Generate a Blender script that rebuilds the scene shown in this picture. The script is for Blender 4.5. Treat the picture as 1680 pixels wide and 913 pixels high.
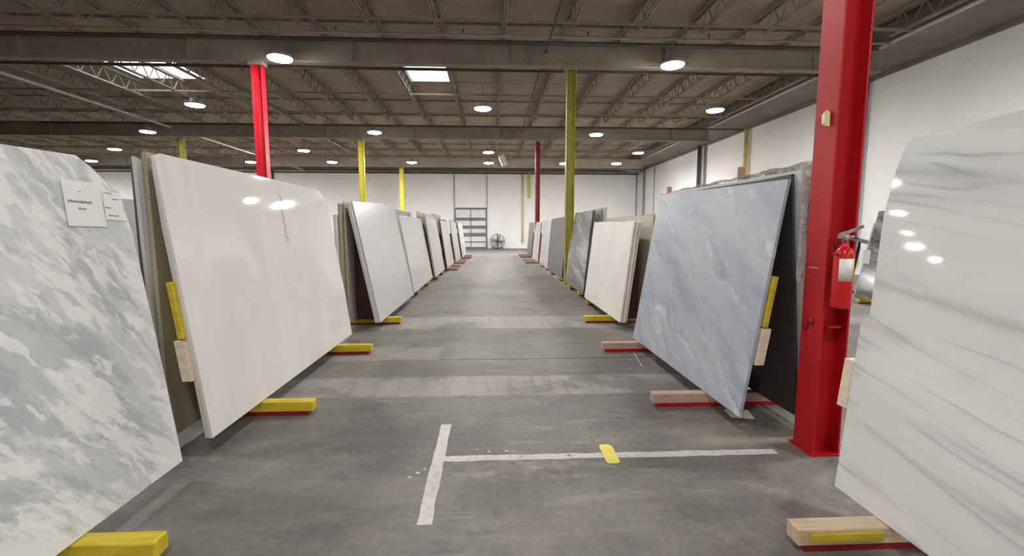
import bpy, bmesh, math, random
from mathutils import Vector, Matrix
random.seed(7)
PI = math.pi
for o in list(bpy.data.objects):
    bpy.data.objects.remove(o, do_unlink=True)
SC = bpy.context.scene
COL = SC.collection

# ------------------------------------------------------------------ camera
cd = bpy.data.cameras.new('camera')
cam = bpy.data.objects.new('camera', cd)
COL.objects.link(cam)
cd.sensor_fit = 'HORIZONTAL'
cd.sensor_width = 36.0
cd.lens = 739.0 / 1680.0 * 36.0
cd.clip_start = 0.05
cd.clip_end = 200
cam.location = (0, 0, 1.5)
cam.rotation_euler = (math.radians(90 - 6.0635), 0, math.radians(-2.6964))
SC.camera = cam

# ------------------------------------------------------------------ world, exposure
w = bpy.data.worlds.new('sky_world')
SC.world = w
w.use_nodes = True
w.node_tree.nodes['Background'].inputs[0].default_value = (0.85, 0.93, 1.0, 1)
w.node_tree.nodes['Background'].inputs[1].default_value = 6.0
SC.view_settings.view_transform = 'Standard'
SC.view_settings.look = 'None'
SC.view_settings.gamma = 1
SC.view_settings.use_curve_mapping = False
SC.view_settings.exposure = 0.12
LAMP_STRENGTH = 205.0

# ------------------------------------------------------------------ node helpers
class NB:
    """small node graph builder"""
    def __init__(s, name):
        s.m = bpy.data.materials.new(name)
        s.m.use_nodes = True
        s.t = s.m.node_tree
        s.b = s.t.nodes['Principled BSDF']
        s.out = s.t.nodes['Material Output']
    def n(s, kind, **kw):
        x = s.t.nodes.new(kind)
        for k, v in kw.items():
            setattr(x, k, v)
        return x
    def l(s, a, b):
        s.t.links.new(a, b)
    def coords(s, kind='Object'):
        return s.n('ShaderNodeTexCoord').outputs[kind]
    def mapping(s, vec, rot=(0, 0, 0), scale=(1, 1, 1), loc=(0, 0, 0)):
        x = s.n('ShaderNodeMapping')
        s.l(vec, x.inputs[0])
        x.inputs['Rotation'].default_value = rot
        x.inputs['Scale'].default_value = scale
        x.inputs['Location'].default_value = loc
        return x.outputs[0]
    def noise(s, vec, scale, detail=5, rough=0.55, dist=0.0):
        x = s.n('ShaderNodeTexNoise')
        s.l(vec, x.inputs['Vector'])
        x.inputs['Scale'].default_value = scale
        x.inputs['Detail'].default_value = detail
        x.inputs['Roughness'].default_value = rough
        x.inputs['Distortion'].default_value = dist
        return x.outputs[0]
    def ramp(s, fac, stops, interp='LINEAR'):
        x = s.n('ShaderNodeValToRGB')
        s.l(fac, x.inputs[0])
        cr = x.color_ramp
        cr.interpolation = interp
        while len(cr.elements) < len(stops):
            cr.elements.new(0.5)
        for e, (p, c) in zip(cr.elements, stops):
            e.position = p
            if not isinstance(c, (tuple, list)):
                c = (c, c, c)
            e.color = (c[0], c[1], c[2], 1)
        return x.outputs[0]
    def mix(s, fac, a, b, mode='MIX'):
        x = s.n('ShaderNodeMix', data_type='RGBA', blend_type=mode)
        for i, v in ((0, fac), (6, a), (7, b)):
            if isinstance(v, (int, float)):
                x.inputs[i].default_value = v if i == 0 else (v, v, v, 1)
            elif isinstance(v, (tuple, list)):
                x.inputs[i].default_value = (v[0], v[1], v[2], 1)
            else:
                s.l(v, x.inputs[i])
        return x.outputs[2]
    def math(s, op, a, b=None, clamp=False):
        x = s.n('ShaderNodeMath', operation=op, use_clamp=clamp)
        for i, v in enumerate((a, b)):
            if v is None:
                continue
            if isinstance(v, (int, float)):
                x.inputs[i].default_value = v
            else:
                s.l(v, x.inputs[i])
        return x.outputs[0]
    def sep(s, vec):
        x = s.n('ShaderNodeSeparateXYZ')
        s.l(vec, x.inputs[0])
        return x.outputs
    def warp(s, vec, scale, amount, detail=3):
        nz = s.n('ShaderNodeTexNoise')
        s.l(vec, nz.inputs['Vector'])
        nz.inputs['Scale'].default_value = scale
        nz.inputs['Detail'].default_value = detail
        a = s.n('ShaderNodeVectorMath', operation='SUBTRACT')
        s.l(nz.outputs['Color'], a.inputs[0]); a.inputs[1].default_value = (.5, .5, .5)
        b = s.n('ShaderNodeVectorMath', operation='SCALE')
        s.l(a.outputs[0], b.inputs[0]); b.inputs[3].default_value = amount
        c = s.n('ShaderNodeVectorMath', operation='ADD')
        s.l(vec, c.inputs[0]); s.l(b.outputs[0], c.inputs[1])
        return c.outputs[0]
    def bump(s, h, strength=0.3, dist=0.01):
        x = s.n('ShaderNodeBump')
        x.inputs['Strength'].default_value = strength
        x.inputs['Distance'].default_value = dist
        s.l(h, x.inputs['Height'])
        s.l(x.outputs[0], s.b.inputs['Normal'])
    def fin(s, color=None, rough=0.5, metal=0.0, spec=None):
        if color is not None:
            if isinstance(color, (tuple, list)):
                s.b.inputs['Base Color'].default_value = (color[0], color[1], color[2], 1)
            else:
                s.l(color, s.b.inputs['Base Color'])
        if isinstance(rough, (int, float)):
            s.b.inputs['Roughness'].default_value = rough
        else:
            s.l(rough, s.b.inputs['Roughness'])
        s.b.inputs['Metallic'].default_value = metal
        if spec is not None:
            s.b.inputs['Specular IOR Level'].default_value = spec
        return s.m

def mottled(name, a, b, scale=3.0, rough=0.5, metal=0.0, stretch=(1, 1, 1), lo=.35, hi=.65, bump=0.0, spec=None):
    g = NB(name)
    v = g.mapping(g.coords(), scale=stretch)
    f = g.noise(v, scale, 6, .6)
    c = g.ramp(f, [(lo, a), (hi, b)])
    if bump:
        g.bump(f, bump, .01)
    return g.fin(c, rough, metal, spec)

def band(g, x, lo, hi, soft):
    """1 between lo and hi along a coordinate, soft edges"""
    a = g.n('ShaderNodeMapRange', interpolation_type='SMOOTHSTEP')
    g.l(x, a.inputs[0])
    a.inputs[1].default_value = lo - soft; a.inputs[2].default_value = lo + soft
    b = g.n('ShaderNodeMapRange', interpolation_type='SMOOTHSTEP')
    g.l(x, b.inputs[0])
    b.inputs[1].default_value = hi - soft; b.inputs[2].default_value = hi + soft
    return g.math('SUBTRACT', a.outputs[0], b.outputs[0])

# ------------------------------------------------------------------ materials
M = {}
def floor_mat():
    g = NB('worn_concrete')
    P = g.coords('Object')
    s = g.sep(P)
    wob = g.noise(P, 1.3, 4)
    y = g.math('ADD', s[1], g.math('MULTIPLY', g.math('SUBTRACT', wob, .5), .10))
    big = g.noise(P, .55, 6, .6, .3)
    med = g.noise(g.mapping(P, scale=(1, 1.5, 1)), 2.6, 7, .65, .4)
    fine = g.noise(P, 24, 5, .7)
    dark = (.088, .080, .075); lite = (.225, .204, .187)
    c = g.ramp(med, [(.30, dark), (.5, (.148, .136, .128)), (.72, lite)])
    c = g.mix(g.ramp(big, [(.42, 0), (.62, .7)]), c, (.185, .167, .152))
    # paler pours of concrete across the aisle
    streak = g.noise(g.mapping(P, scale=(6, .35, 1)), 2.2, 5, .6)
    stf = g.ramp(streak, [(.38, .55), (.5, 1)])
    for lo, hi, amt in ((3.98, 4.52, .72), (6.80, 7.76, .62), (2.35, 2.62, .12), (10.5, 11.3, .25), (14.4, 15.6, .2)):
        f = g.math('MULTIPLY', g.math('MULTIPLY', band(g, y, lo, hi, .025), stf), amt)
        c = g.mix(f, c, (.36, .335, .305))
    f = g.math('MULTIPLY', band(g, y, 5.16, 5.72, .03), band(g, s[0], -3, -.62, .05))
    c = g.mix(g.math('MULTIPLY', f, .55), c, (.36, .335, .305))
    far = band(g, y, 7.76, 40, .06)
    c = g.mix(g.math('MULTIPLY', far, .5), c, (.180, .155, .134))
    # joint-side stain of tan dust by the painted line
    blot = g.ramp(g.noise(g.mapping(P, scale=(1, 1.6, 1)), 5, 5, .6), [(.40, 0), (.58, 1)])
    f = g.math('MULTIPLY', g.math('MULTIPLY', band(g, s[0], -.25, .55, .12), band(g, s[1], 2.58, 2.80, .05)), blot)
    c = g.mix(g.math('MULTIPLY', f, .75), c, (.42, .36, .27))
    f = g.math('MULTIPLY', band(g, s[0], .8, 1.95, .25), band(g, s[1], 2.62, 2.80, .05))
    c = g.mix(g.math('MULTIPLY', f, .55), c, (.115, .104, .096))
    f = g.math('MULTIPLY', band(g, s[0], 1.4, 3, .2), band(g, s[1], 2.9, 3.3, .1))
    c = g.mix(g.math('MULTIPLY', f, .35), c, (.40, .34, .25))
    scf = g.noise(g.mapping(P, rot=(0, 0, .5), scale=(1, 3.5, 1)), 1.7, 8, .7, .8)
    c = g.mix(g.ramp(scf, [(.53, 0), (.66, .55)]), c, (.29, .262, .232))
    c = g.mix(g.ramp(g.noise(g.mapping(P, loc=(4, 2, 0)), .9, 6, .65, .5), [(.50, 0), (.60, .6)]), c, (.090, .080, .074))
    c = g.mix(.12, c, g.ramp(fine, [(.3, .05), (.7, .5)]))
    g.bump(fine, .08, .004)
    return g.fin(c, g.ramp(med, [(.3, .50), (.7, .68)]), 0, .35)
M['floor'] = floor_mat()
M['joint'] = mottled('saw_joint', (.05, .045, .04), (.09, .08, .07), 8, .9)
M['wall'] = mottled('white_wall_paint', (.84, .835, .83), (.90, .895, .89), .35, .75)
M['wallband'] = mottled('brown_ledger', (.16, .135, .12), (.23, .20, .175), 1.0, .8)
M['deck'] = mottled('ceiling_board', (.30, .235, .17), (.40, .32, .24), .9, .9, bump=.1)
M['steel'] = mottled('joist_paint', (.25, .205, .155), (.34, .285, .22), 2, .75)
M['girder'] = mottled('girder_paint', (.23, .19, .15), (.31, .26, .21), 1.5, .8)
M['darkpipe'] = mottled('dark_pipe', (.06, .05, .045), (.10, .085, .075), 2, .7)
M['galv'] = mottled('galvanised', (.42, .41, .40), (.56, .55, .54), 3, .45, .3)
M['palepipe'] = mottled('pale_pipe', (.50, .47, .44), (.62, .59, .55), 3, .7)
M['greypipe'] = mottled('grey_pipe', (.24, .25, .27), (.33, .34, .36), 3, .55)
M['red'] = mottled('red_steel_paint', (.40, .005, .011), (.54, .010, .018), 1.2, .48, spec=.35)
M['redb'] = mottled('bright_red_paint', (.52, .008, .02), (.70, .018, .036), 1.2, .35)
M['darkred'] = mottled('dark_red_paint', (.18, .006, .008), (.30, .012, .014), 2.5, .45)
M['farred'] = mottled('deep_red_paint', (.20, .008, .012), (.30, .014, .02), 1.2, .45)
M['maroon'] = mottled('maroon_paint', (.035, .006, .006), (.06, .012, .01), 2, .6)
M['yellow'] = mottled('yellow_paint', (.50, .42, .02), (.64, .54, .04), 3, .45)
M['olive'] = mottled('olive_yellow_paint', (.28, .25, .02), (.38, .34, .03), 3, .5)
M['paleyellow'] = mottled('pale_yellow_paint', (.66, .56, .16), (.76, .66, .25), 3, .6)
M['yellowwood'] = mottled('yellow_timber', (.50, .37, .015), (.72, .56, .04), 4, .5, stretch=(1, 6, 6), bump=.15)
M['wood'] = mottled('bare_timber', (.54, .40, .27), (.70, .55, .39), 4, .7, stretch=(1, 9, 9), bump=.15)
M['palewood'] = mottled('pale_timber', (.66, .55, .42), (.80, .70, .56), 4, .7, stretch=(1, 9, 9), bump=.1)
M['brownwood'] = mottled('brown_timber', (.30, .17, .12), (.42, .26, .19), 5, .7, stretch=(1, 9, 9), bump=.15)
M['pinkwood'] = mottled('reddish_timber', (.46, .30, .24), (.62, .43, .35), 5, .7, stretch=(1, 9, 9), bump=.15)
M['card'] = mottled('cardboard', (.36, .27, .22), (.46, .36, .30), 4, .85)
M['chrome'] = mottled('valve_metal', (.22, .19, .18), (.50, .46, .44), 9, .4, .5)
M['blackrub'] = mottled('black_rubber', (.015, .015, .015), (.03, .03, .03), 9, .6)
M['extred'] = mottled('extinguisher_red', (.55, .008, .012), (.66, .014, .02), 2, .22)
M['paper'] = mottled('white_paper', (.78, .78, .77), (.85, .85, .84), 3, .55)
M['ink'] = mottled('grey_ink', (.16, .16, .17), (.34, .34, .35), 40, .7)
M['housing'] = mottled('lamp_housing', (.30, .29, .28), (.38, .37, .36), 3, .5)
M['fanblack'] = mottled('fan_black', (.03, .03, .03), (.06, .055, .055), 3, .5)
M['fangrey'] = mottled('fan_grey', (.36, .35, .35), (.45, .44, .44), 3, .5)
M['doorwhite'] = mottled('door_panel_white', (.66, .67, .68), (.76, .77, .78), 1.2, .5)
M['doorgrey'] = mottled('door_rail_grey', (.13, .13, .135), (.19, .19, .195), 3, .55)
M['heater'] = mottled('heater_enamel', (.70, .68, .64), (.78, .76, .72), 3, .5)
M['ytape'] = mottled('yellow_tape', (.74, .60, .07), (.84, .72, .14), 6, .5)

def worn_paint():
    g = NB('worn_white_paint')
    P = g.coords()
    f = g.noise(P, 22, 8, .75)
    f2 = g.noise(P, 3.5, 4, .6)
    a = g.ramp(g.math('ADD', g.math('MULTIPLY', f, .75), g.math('MULTIPLY', f2, .35)), [(.38, .2), (.49, .92)])
    c = g.ramp(f, [(.3, (.50, .47, .43)), (.7, (.72, .69, .65))])
    m = g.fin(c, .6)
    g.l(a, g.b.inputs['Alpha'])
    return m
M['linepaint'] = worn_paint()

def lens_mat(k=1.0):
    g = NB('lamp_lens')
    e = g.n('ShaderNodeEmission')
    e.inputs[0].default_value = (1, .975, .94, 1)
    e.inputs[1].default_value = LAMP_STRENGTH * k
    g.l(e.outputs[0], g.out.inputs[0])
    return g.m
M['lens'] = lens_mat()
M['lens_far'] = lens_mat(2.6)
M['lens_mid'] = lens_mat(1.4)
M['lens_dim'] = lens_mat(.3)

def skypane():
    g = NB('skylight_acrylic')
    t = g.n('ShaderNodeBsdfTranslucent'); t.inputs[0].default_value = (.95, .97, 1, 1)
    r = g.n('ShaderNodeBsdfTransparent'); r.inputs[0].default_value = (.95, .97, 1, 1)
    x = g.n('ShaderNodeMixShader'); x.inputs[0].default_value = .5
    g.l(t.outputs[0], x.inputs[1]); g.l(r.outputs[0], x.inputs[2]); g.l(x.outputs[0], g.out.inputs[0])
    return g.m
M['skypane'] = skypane()

def film():
    g = NB('crumpled_film')
    P = g.coords()
    f = g.noise(P, 14, 6, .7, 1.5)
    g.bump(f, .9, .02)
    g.l(g.ramp(g.noise(P, 6, 5, .7, 1.0), [(.38, .25), (.62, .85)]), g.b.inputs['Alpha'])
    return g.fin(g.ramp(f, [(.35, (.5, .49, .49)), (.65, (.82, .81, .80))]), .22)
M['film'] = film()

def stone(name, base, layers, rough=.12, angle=0.0, grain=0.0, spec=.5):
    """layers: list of (colour, noise scale, (su, sv) stretch, lo, hi, strength, warp)"""
    g = NB(name)
    P = g.coords()
    P = g.mapping(P, rot=(0, angle, 0))
    c = None
    off = 0.0
    for (col, sc, st, lo, hi, amt, wp) in layers:
        off += 3.7
        Q = g.warp(P, sc * .6, wp, 4) if wp else P
        Q = g.mapping(Q, scale=(st[0], 1, st[1]), loc=(off, 0, off * .6))
        f = g.noise(Q, sc, 7, .6, .2)
        k = g.math('MULTIPLY', g.ramp(f, [(lo, 0), (hi, 1)]), amt)
        c = g.mix(k, base if c is None else c, col)
    if c is None:
        c = g.mix(0.0, base, base)
    if grain:
        f = g.noise(P, 160, 2, .5)
        c = g.mix(grain, c, g.ramp(f, [(.35, .15), (.65, 1.0)]), 'MULTIPLY')
    return g.fin(c, rough, 0, spec)

def veined(name, base, veins, angle, rough=.1, patch=None):
    """thin veins: ridge = 1-|noise-.5|; veins list (colour, scale, stretch, width, strength, warp)"""
    g = NB(name)
    P = g.mapping(g.coords(), rot=(0, angle, 0))
    c = None
    if patch:
        f = g.noise(g.mapping(P, scale=(patch[1][0], 1, patch[1][1])), patch[2], 6, .6, .3)
        c = g.mix(g.ramp(f, [(patch[3], 0), (patch[4], patch[5])]), base, patch[0])
    off = 0
    for (col, sc, st, wd, amt, wp) in veins:
        off += 5.3
        Q = g.warp(P, sc * .7, wp, 4)
        Q = g.mapping(Q, scale=(st[0], 1, st[1]), loc=(off, 0, off))
        f = g.noise(Q, sc, 3, .45)
        r = g.math('ABSOLUTE', g.math('SUBTRACT', f, .5))
        m = g.noise(g.mapping(P, loc=(off * 2, 0, 1)), 1.1, 3)
        k = g.math('MULTIPLY', g.ramp(r, [(0, 1), (wd, 0)]), g.ramp(m, [(.38, 0), (.62, amt)]))
        c = g.mix(k, base if c is None else c, col)
    return g.fin(c, rough, 0, .5)

D = math.radians
M['s_brecciated'] = stone('grey_white_marble', (.68, .69, .685),
    [((.46, .485, .50), 1.5, (.6, 1.3), .40, .58, .75, .2),
     ((.82, .82, .81), 3.6, (.50, 1.5), .49, .55, .80, .12),
     ((.40, .42, .435), 4.6, (.44, 1.7), .53, .60, .70, .14),
     ((.84, .84, .83), 7.5, (.50, 1.5), .54, .59, .75, .10),
     ((.38, .40, .42), 10.0, (.50, 1.6), .57, .63, .55, .12)], rough=.42, angle=D(-50), spec=.3)
def plain_white():
    g = NB('white_quartzite')
    P = g.coords(); s = g.sep(P)
    c = g.ramp(g.noise(g.mapping(P, scale=(1, 1, .5)), 1.3, 6, .6, .3), [(.35, (.72, .70, .675)), (.65, (.79, .775, .755))])
    f = g.noise(g.mapping(P, scale=(2.6, 1, .6), loc=(3, 0, 1)), 2.6, 5, .6)
    c = g.mix(g.ramp(f, [(.60, 0), (.70, .35)]), c, (.55, .54, .53))
    n = g.noise(P, 5, 5, .6)
    d = g.math('ABSOLUTE', g.math('SUBTRACT', g.math('ADD', s[0], g.math('MULTIPLY', g.math('SUBTRACT', n, .5), .22)), 1.62))
    k = g.math('MULTIPLY', g.ramp(d, [(0, 1), (.018, .7), (.045, 0)]), band(g, s[2], 1.26, 1.74, .05))
    c = g.mix(g.math('MULTIPLY', k, .6), c, (.33, .33, .34))
    return g.fin(c, .055, 0, .45)
M['s_white'] = plain_white()
M['s_plain'] = stone('pale_grey_quartz', (.62, .635, .64), [((.56, .575, .58), 2.0, (1, 1), .4, .6, .5, .2)], rough=.22, grain=.25)
M['s_plain2'] = stone('pale_white_quartz', (.70, .695, .68), [((.64, .635, .62), 1.5, (1, 1), .4, .6, .5, .2)], rough=.2, grain=.15)
M['s_blue'] = stone('blue_grey_marble', (.44, .475, .535),
    [((.335, .37, .465), 1.5, (.45, 1.6), .42, .60, .9, .4),
     ((.56, .585, .60), 1.9, (.35, 2.2), .50, .68, .75, .55),
     ((.25, .285, .39), 3.0, (.35, 2.2), .56, .66, .7, .4),
     ((.72, .74, .75), 4.2, (.32, 2.2), .60, .68, .75, .4)], rough=.38, angle=D(27), spec=.35)
def white_banded():
    g = NB('white_banded_marble')
    P = g.coords()
    s = g.sep(P)
    W = g.warp(P, 1.3, .10, 4)
    R = g.mapping(W, rot=(0, D(11), 0))
    base = g.ramp(g.noise(g.mapping(R, scale=(.35, 1, 2.0)), 1.6, 5, .5), [(.35, (.70, .705, .70)), (.65, (.80, .80, .79))])
    c = base
    for sc, st, wd, col, amt, lo in ((1.5, (.11, 2.4), .010, (.45, .47, .49), .65, .42), (1.15, (.13, 1.5), .012, (.40, .43, .45), .8, .42), (1.8, (.14, 2.2), .012, (.36, .38, .40), .7, .42), (.9, (.10, 1.5), .022, (.52, .47, .43), .55, .44)):
        Q = g.mapping(R, scale=(st[0], 1, st[1]), loc=(sc * 9, 0, sc * 4))
        r = g.math('ABSOLUTE', g.math('SUBTRACT', g.noise(Q, sc, 3, .45), .5))
        k = g.math('MULTIPLY', g.ramp(r, [(0, 1), (wd, .25), (wd * 3, 0)]), g.ramp(g.noise(g.mapping(P, loc=(sc * 7, 0, 0)), 1.4, 3), [(lo, 0), (lo + .2, amt)]))
        c = g.mix(k, c, col)
    # the one broad brownish vein
    ln = g.math('SUBTRACT', s[2], g.math('ADD', .62, g.math('MULTIPLY', s[0], .145)))
    wv = g.math('MULTIPLY', g.math('SUBTRACT', g.noise(P, 2.5, 5, .6), .5), .10)
    d = g.math('ABSOLUTE', g.math('ADD', ln, wv))
    k = g.math('MULTIPLY', g.ramp(d, [(0, 1), (.014, .55), (.035, 0)]), .55)
    c = g.mix(k, c, (.46, .41, .38))
    return g.fin(c, .05, 0, .45)
M['s_banded'] = white_banded()
M['s_cream'] = stone('cream_rough_stone', (.80, .775, .735), [((.70, .67, .62), 2.2, (1, .7), .42, .62, .6, .4), ((.76, .74, .71), 6, (1, .5), .55, .68, .5, .3)], rough=.6, angle=D(20))
M['s_tan'] = stone('tan_slab_back', (.40, .345, .24), [((.31, .265, .18), 1.6, (1, .5), .42, .62, .6, .3)], rough=.55)
M['s_beige'] = stone('beige_slab', (.52, .475, .40), [((.42, .38, .32), 1.6, (1, .5), .42, .62, .6, .3)], rough=.45)
M['s_char'] = stone('charcoal_slab', (.055, .05, .05), [((.09, .085, .085), 2, (1, 1), .4, .7, .6, .2)], rough=.4)
M['s_grey'] = stone('plain_grey_slab', (.115, .112, .12), [((.09, .088, .095), 2, (1, .5), .4, .7, .5, .2)], rough=.3)
M['s_midgrey'] = stone('grey_slab', (.36, .355, .355), [((.28, .275, .275), 2, (1, .5), .4, .7, .5, .2)], rough=.35)
M['s_storm'] = stone('dark_marbled_slab', (.12, .123, .127),
    [((.42, .425, .43), 1.4, (.40, 2.2), .48, .64, .85, .5), ((.05, .05, .055), 2.4, (.40, 2.6), .57, .68, .85, .6),
     ((.60, .60, .60), 4.5, (.5, 2.0), .62, .70, .7, .6)], rough=.14, angle=D(14))
M['s_pink'] = stone('pinkish_white_slab', (.66, .61, .59), [((.56, .50, .49), 2, (1, .4), .42, .62, .6, .3)], rough=.3)

# ------------------------------------------------------------------ mesh helpers
def new_bm():
    return bmesh.new()
def box(bm, x0, x1, y0, y1, z0, z1, mat=None, mi=0):
    vs = [bm.verts.new(Vector(p)) for p in ((x0, y0, z0), (x1, y0, z0), (x1, y1, z0), (x0, y1, z0), (x0, y0, z1), (x1, y0, z1), (x1, y1, z1), (x0, y1, z1))]
    if mat is not None:
        for v in vs:
            v.co = mat @ v.co
    for f in ((0, 3, 2, 1), (4, 5, 6, 7), (0, 1, 5, 4), (1, 2, 6, 5), (2, 3, 7, 6), (3, 0, 4, 7)):
        bm.faces.new([vs[i] for i in f]).material_index = mi
    return vs
def bar(bm, p, q, wx, wy=None):
    """square bar from p to q"""
    p = Vector(p); q = Vector(q); d = q - p; L = d.length
    wy = wy or wx
    m = Matrix.Translation(p) @ d.to_track_quat('Z', 'X').to_matrix().to_4x4()
    box(bm, -wx / 2, wx / 2, -wy / 2, wy / 2, 0, L, m)
def tube(bm, pts, r, seg=10, cap=True, radii=None):
    pts = [Vector(p) for p in pts]
    rings = []
    for i, p in enumerate(pts):
        a = pts[max(i - 1, 0)]; b = pts[min(i + 1, len(pts) - 1)]
        q = (b - a).to_track_quat('Z', 'X')
        rr = radii[i] if radii else r
        rings.append([bm.verts.new(p + q @ Vector((math.cos(2 * PI * k / seg) * rr, math.sin(2 * PI * k / seg) * rr, 0))) for k in range(seg)])
    for a, b in zip(rings, rings[1:]):
        for k in range(seg):
            f = bm.faces.new((a[k], a[(k + 1) % seg], b[(k + 1) % seg], b[k])); f.smooth = True
    if cap:
        bm.faces.new(rings[0][::-1]); bm.faces.new(rings[-1])
def lathe(bm, prof, seg=24, mat=None):
    rings = []
    for r, z in prof:
        ring = []
        for k in range(seg):
            v = Vector((r * math.cos(2 * PI * k / seg), r * math.sin(2 * PI * k / seg), z))
            ring.append(bm.verts.new(mat @ v if mat else v))
        rings.append(ring)
    for a, b in zip(rings, rings[1:]):
        for k in range(seg):
            f = bm.faces.new((a[k], a[(k + 1) % seg], b[(k + 1) % seg], b[k])); f.smooth = True
    bm.faces.new(rings[0][::-1]); bm.faces.new(rings[-1])
def prism(bm, poly, y0, y1):
    """polygon in x,z extruded along y"""
    a = [bm.verts.new((x, y0, z)) for x, z in poly]
    b = [bm.verts.new((x, y1, z)) for x, z in poly]
    bm.faces.new(a); bm.faces.new(b[::-1])
    n = len(poly)
    for i in range(n):
        bm.faces.new((a[i], b[i], b[(i + 1) % n], a[(i + 1) % n]))
def finish(name, bm, mat, parent=None, bevel=0.0, loc=None, rot=None):
    bmesh.ops.recalc_face_normals(bm, faces=bm.faces)
    me = bpy.data.meshes.new(name)
    bm.to_mesh(me); bm.free()
    me.materials.append(M[mat] if isinstance(mat, str) else mat)
    o = bpy.data.objects.new(name, me)
    COL.objects.link(o)
    if parent: o.parent = parent
    if loc: o.location = loc
    if rot: o.rotation_euler = rot
    if bevel:
        b = o.modifiers.new('bevel', 'BEVEL'); b.width = bevel; b.segments = 2; b.limit_method = 'ANGLE'
    return o
def tag(o, label, cat, group=None):
    o['label'] = label; o['category'] = cat
    if group: o['group'] = group
    return o
def thing(name, label, cat, loc=(0, 0, 0), rot=(0, 0, 0), group=None):
    o = bpy.data.objects.new(name, None); o.empty_display_size = .1
    COL.objects.link(o); o.location = loc; o.rotation_euler = rot
    return tag(o, label, cat, group)
def struct(name, bm, mat, parent=None):
    o = finish(name, bm, mat, parent)
    if not parent: o['kind'] = 'structure'
    return o
def copy_tree(o, parent=None):
    c = o.copy(); COL.objects.link(c)
    c.parent = parent
    for ch in o.children:
        copy_tree(ch, c)
    return c

# ------------------------------------------------------------------ the building
XR, XL, YF, YB = 12.4, -45.0, 37.25, -9.0
XG = 10.5                      # line where the girders stop short of the right wall
ZJ, ZD = 6.40, 6.95            # joist seat, underside of the deck
GIRD = [-6.95, 2.7, 12.25, 21.8, 31.35]
bm = new_bm(); box(bm, XL - .3, XR + .3, YB - .3, YF + .3, -.2, 0); floor = struct('floor', bm, 'floor')
for yj, x0, x1 in ((5.14, -.6, 4), (12.3, -6, 6)):
    bm = new_bm(); box(bm, x0, x1, yj - .006, yj + .006, -.002, .0015); finish('control_joint', bm, 'joint', floor)
bm = new_bm(); box(bm, XR, XR + .3, YB, YF, 0, ZD + .3); wr = struct('wall_right', bm, 'wall')
bm = new_bm(); box(bm, XL - .3, XL, YB, YF, 0, ZD + .3); struct('wall_left', bm, 'wall')
bm = new_bm(); box(bm, XL - .3, XR + .3, YF, YF + .3, 0, ZD + .3); wf = struct('wall_back', bm, 'wall')
bm = new_bm(); box(bm, XL - .3, XR + .3, YB - .3, YB, 0, ZD + .3); struct('wall_front', bm, 'wall')
# brown ledger along the wall heads
bm = new_bm(); box(bm, XG + .06, XR, YB, YF, 6.42, ZD); struct('trim_1', bm, 'wallband')
bm = new_bm(); box(bm, XG, XG + .06, YB, YF, 6.36, 6.46); box(bm, XG - .04, XG, YB, YF, 6.36, 6.38); struct('trim_4', bm, 'steel')
bm = new_bm(); box(bm, XR - .10, XR, YB, YF, 6.30, 6.42); struct('trim_5', bm, 'wallband')
bm = new_bm(); box(bm, XL, XG - .05, YF - .12, YF, ZJ - .02, ZD); struct('trim_2', bm, 'wallband')
bm = new_bm(); box(bm, XL, XR - .3, YF - .20, YF, 6.02, 6.12); struct('trim_3', bm, 'wallband')

# deck, with two skylight wells cut out
SKY = [(-2.87, -1.43, 15.0, 17.4, 'right'), (-12.55, -10.25, 15.0, 17.5, 'left')]
def deck_free(x0, x1, y0, y1):
    return not any(x0 < s[1] and x1 > s[0] and y0 < s[3] and y1 > s[2] for s in SKY)
ceil_bm = new_bm()
box(ceil_bm, XL - .3, XR + .3, YB - .3, SKY[0][2], ZD + .06, ZD + .3)
box(ceil_bm, XL - .3, XR + .3, SKY[1][3], YF + .3, ZD + .06, ZD + .3)
for a, b in ((XL - .3, SKY[1][0]), (SKY[1][1], SKY[0][0]), (SKY[0][1], XR + .3)):
    box(ceil_bm, a, b, SKY[0][2], SKY[1][3], ZD + .06, ZD + .3)
box(ceil_bm, SKY[0][0], SKY[0][1], SKY[0][3], SKY[1][3], ZD + .06, ZD + .3)
ceil = struct('ceiling', ceil_bm, 'deck')
DX = 1.64
cols = [10.2 - DX * k for k in range(34)]     # joist lines
rows = [YB + .02 + 2.4 * k for k in range(20)]
pan_bm = {}
rest = new_bm()
def clip_boxes(x0, x1, y0, y1):
    """panel rectangle minus skylight wells"""
    rects = [(x0, x1, y0, y1)]
    for s in SKY:
        out = []
        for (a, b, c, d) in rects:
            if not (a < s[1] and b > s[0] and c < s[3] and d > s[2]):
                out.append((a, b, c, d)); continue
            if a < s[0]: out.append((a, s[0], c, d))
            if b > s[1]: out.append((s[1], b, c, d))
            aa, bb = max(a, s[0]), min(b, s[1])
            if c < s[2]: out.append((aa, bb, c, s[2]))
            if d > s[3]: out.append((aa, bb, s[3], d))
        rects = out
    return [r for r in rects if r[1] - r[0] > .05 and r[3] - r[2] > .05]
shared = None
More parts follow.
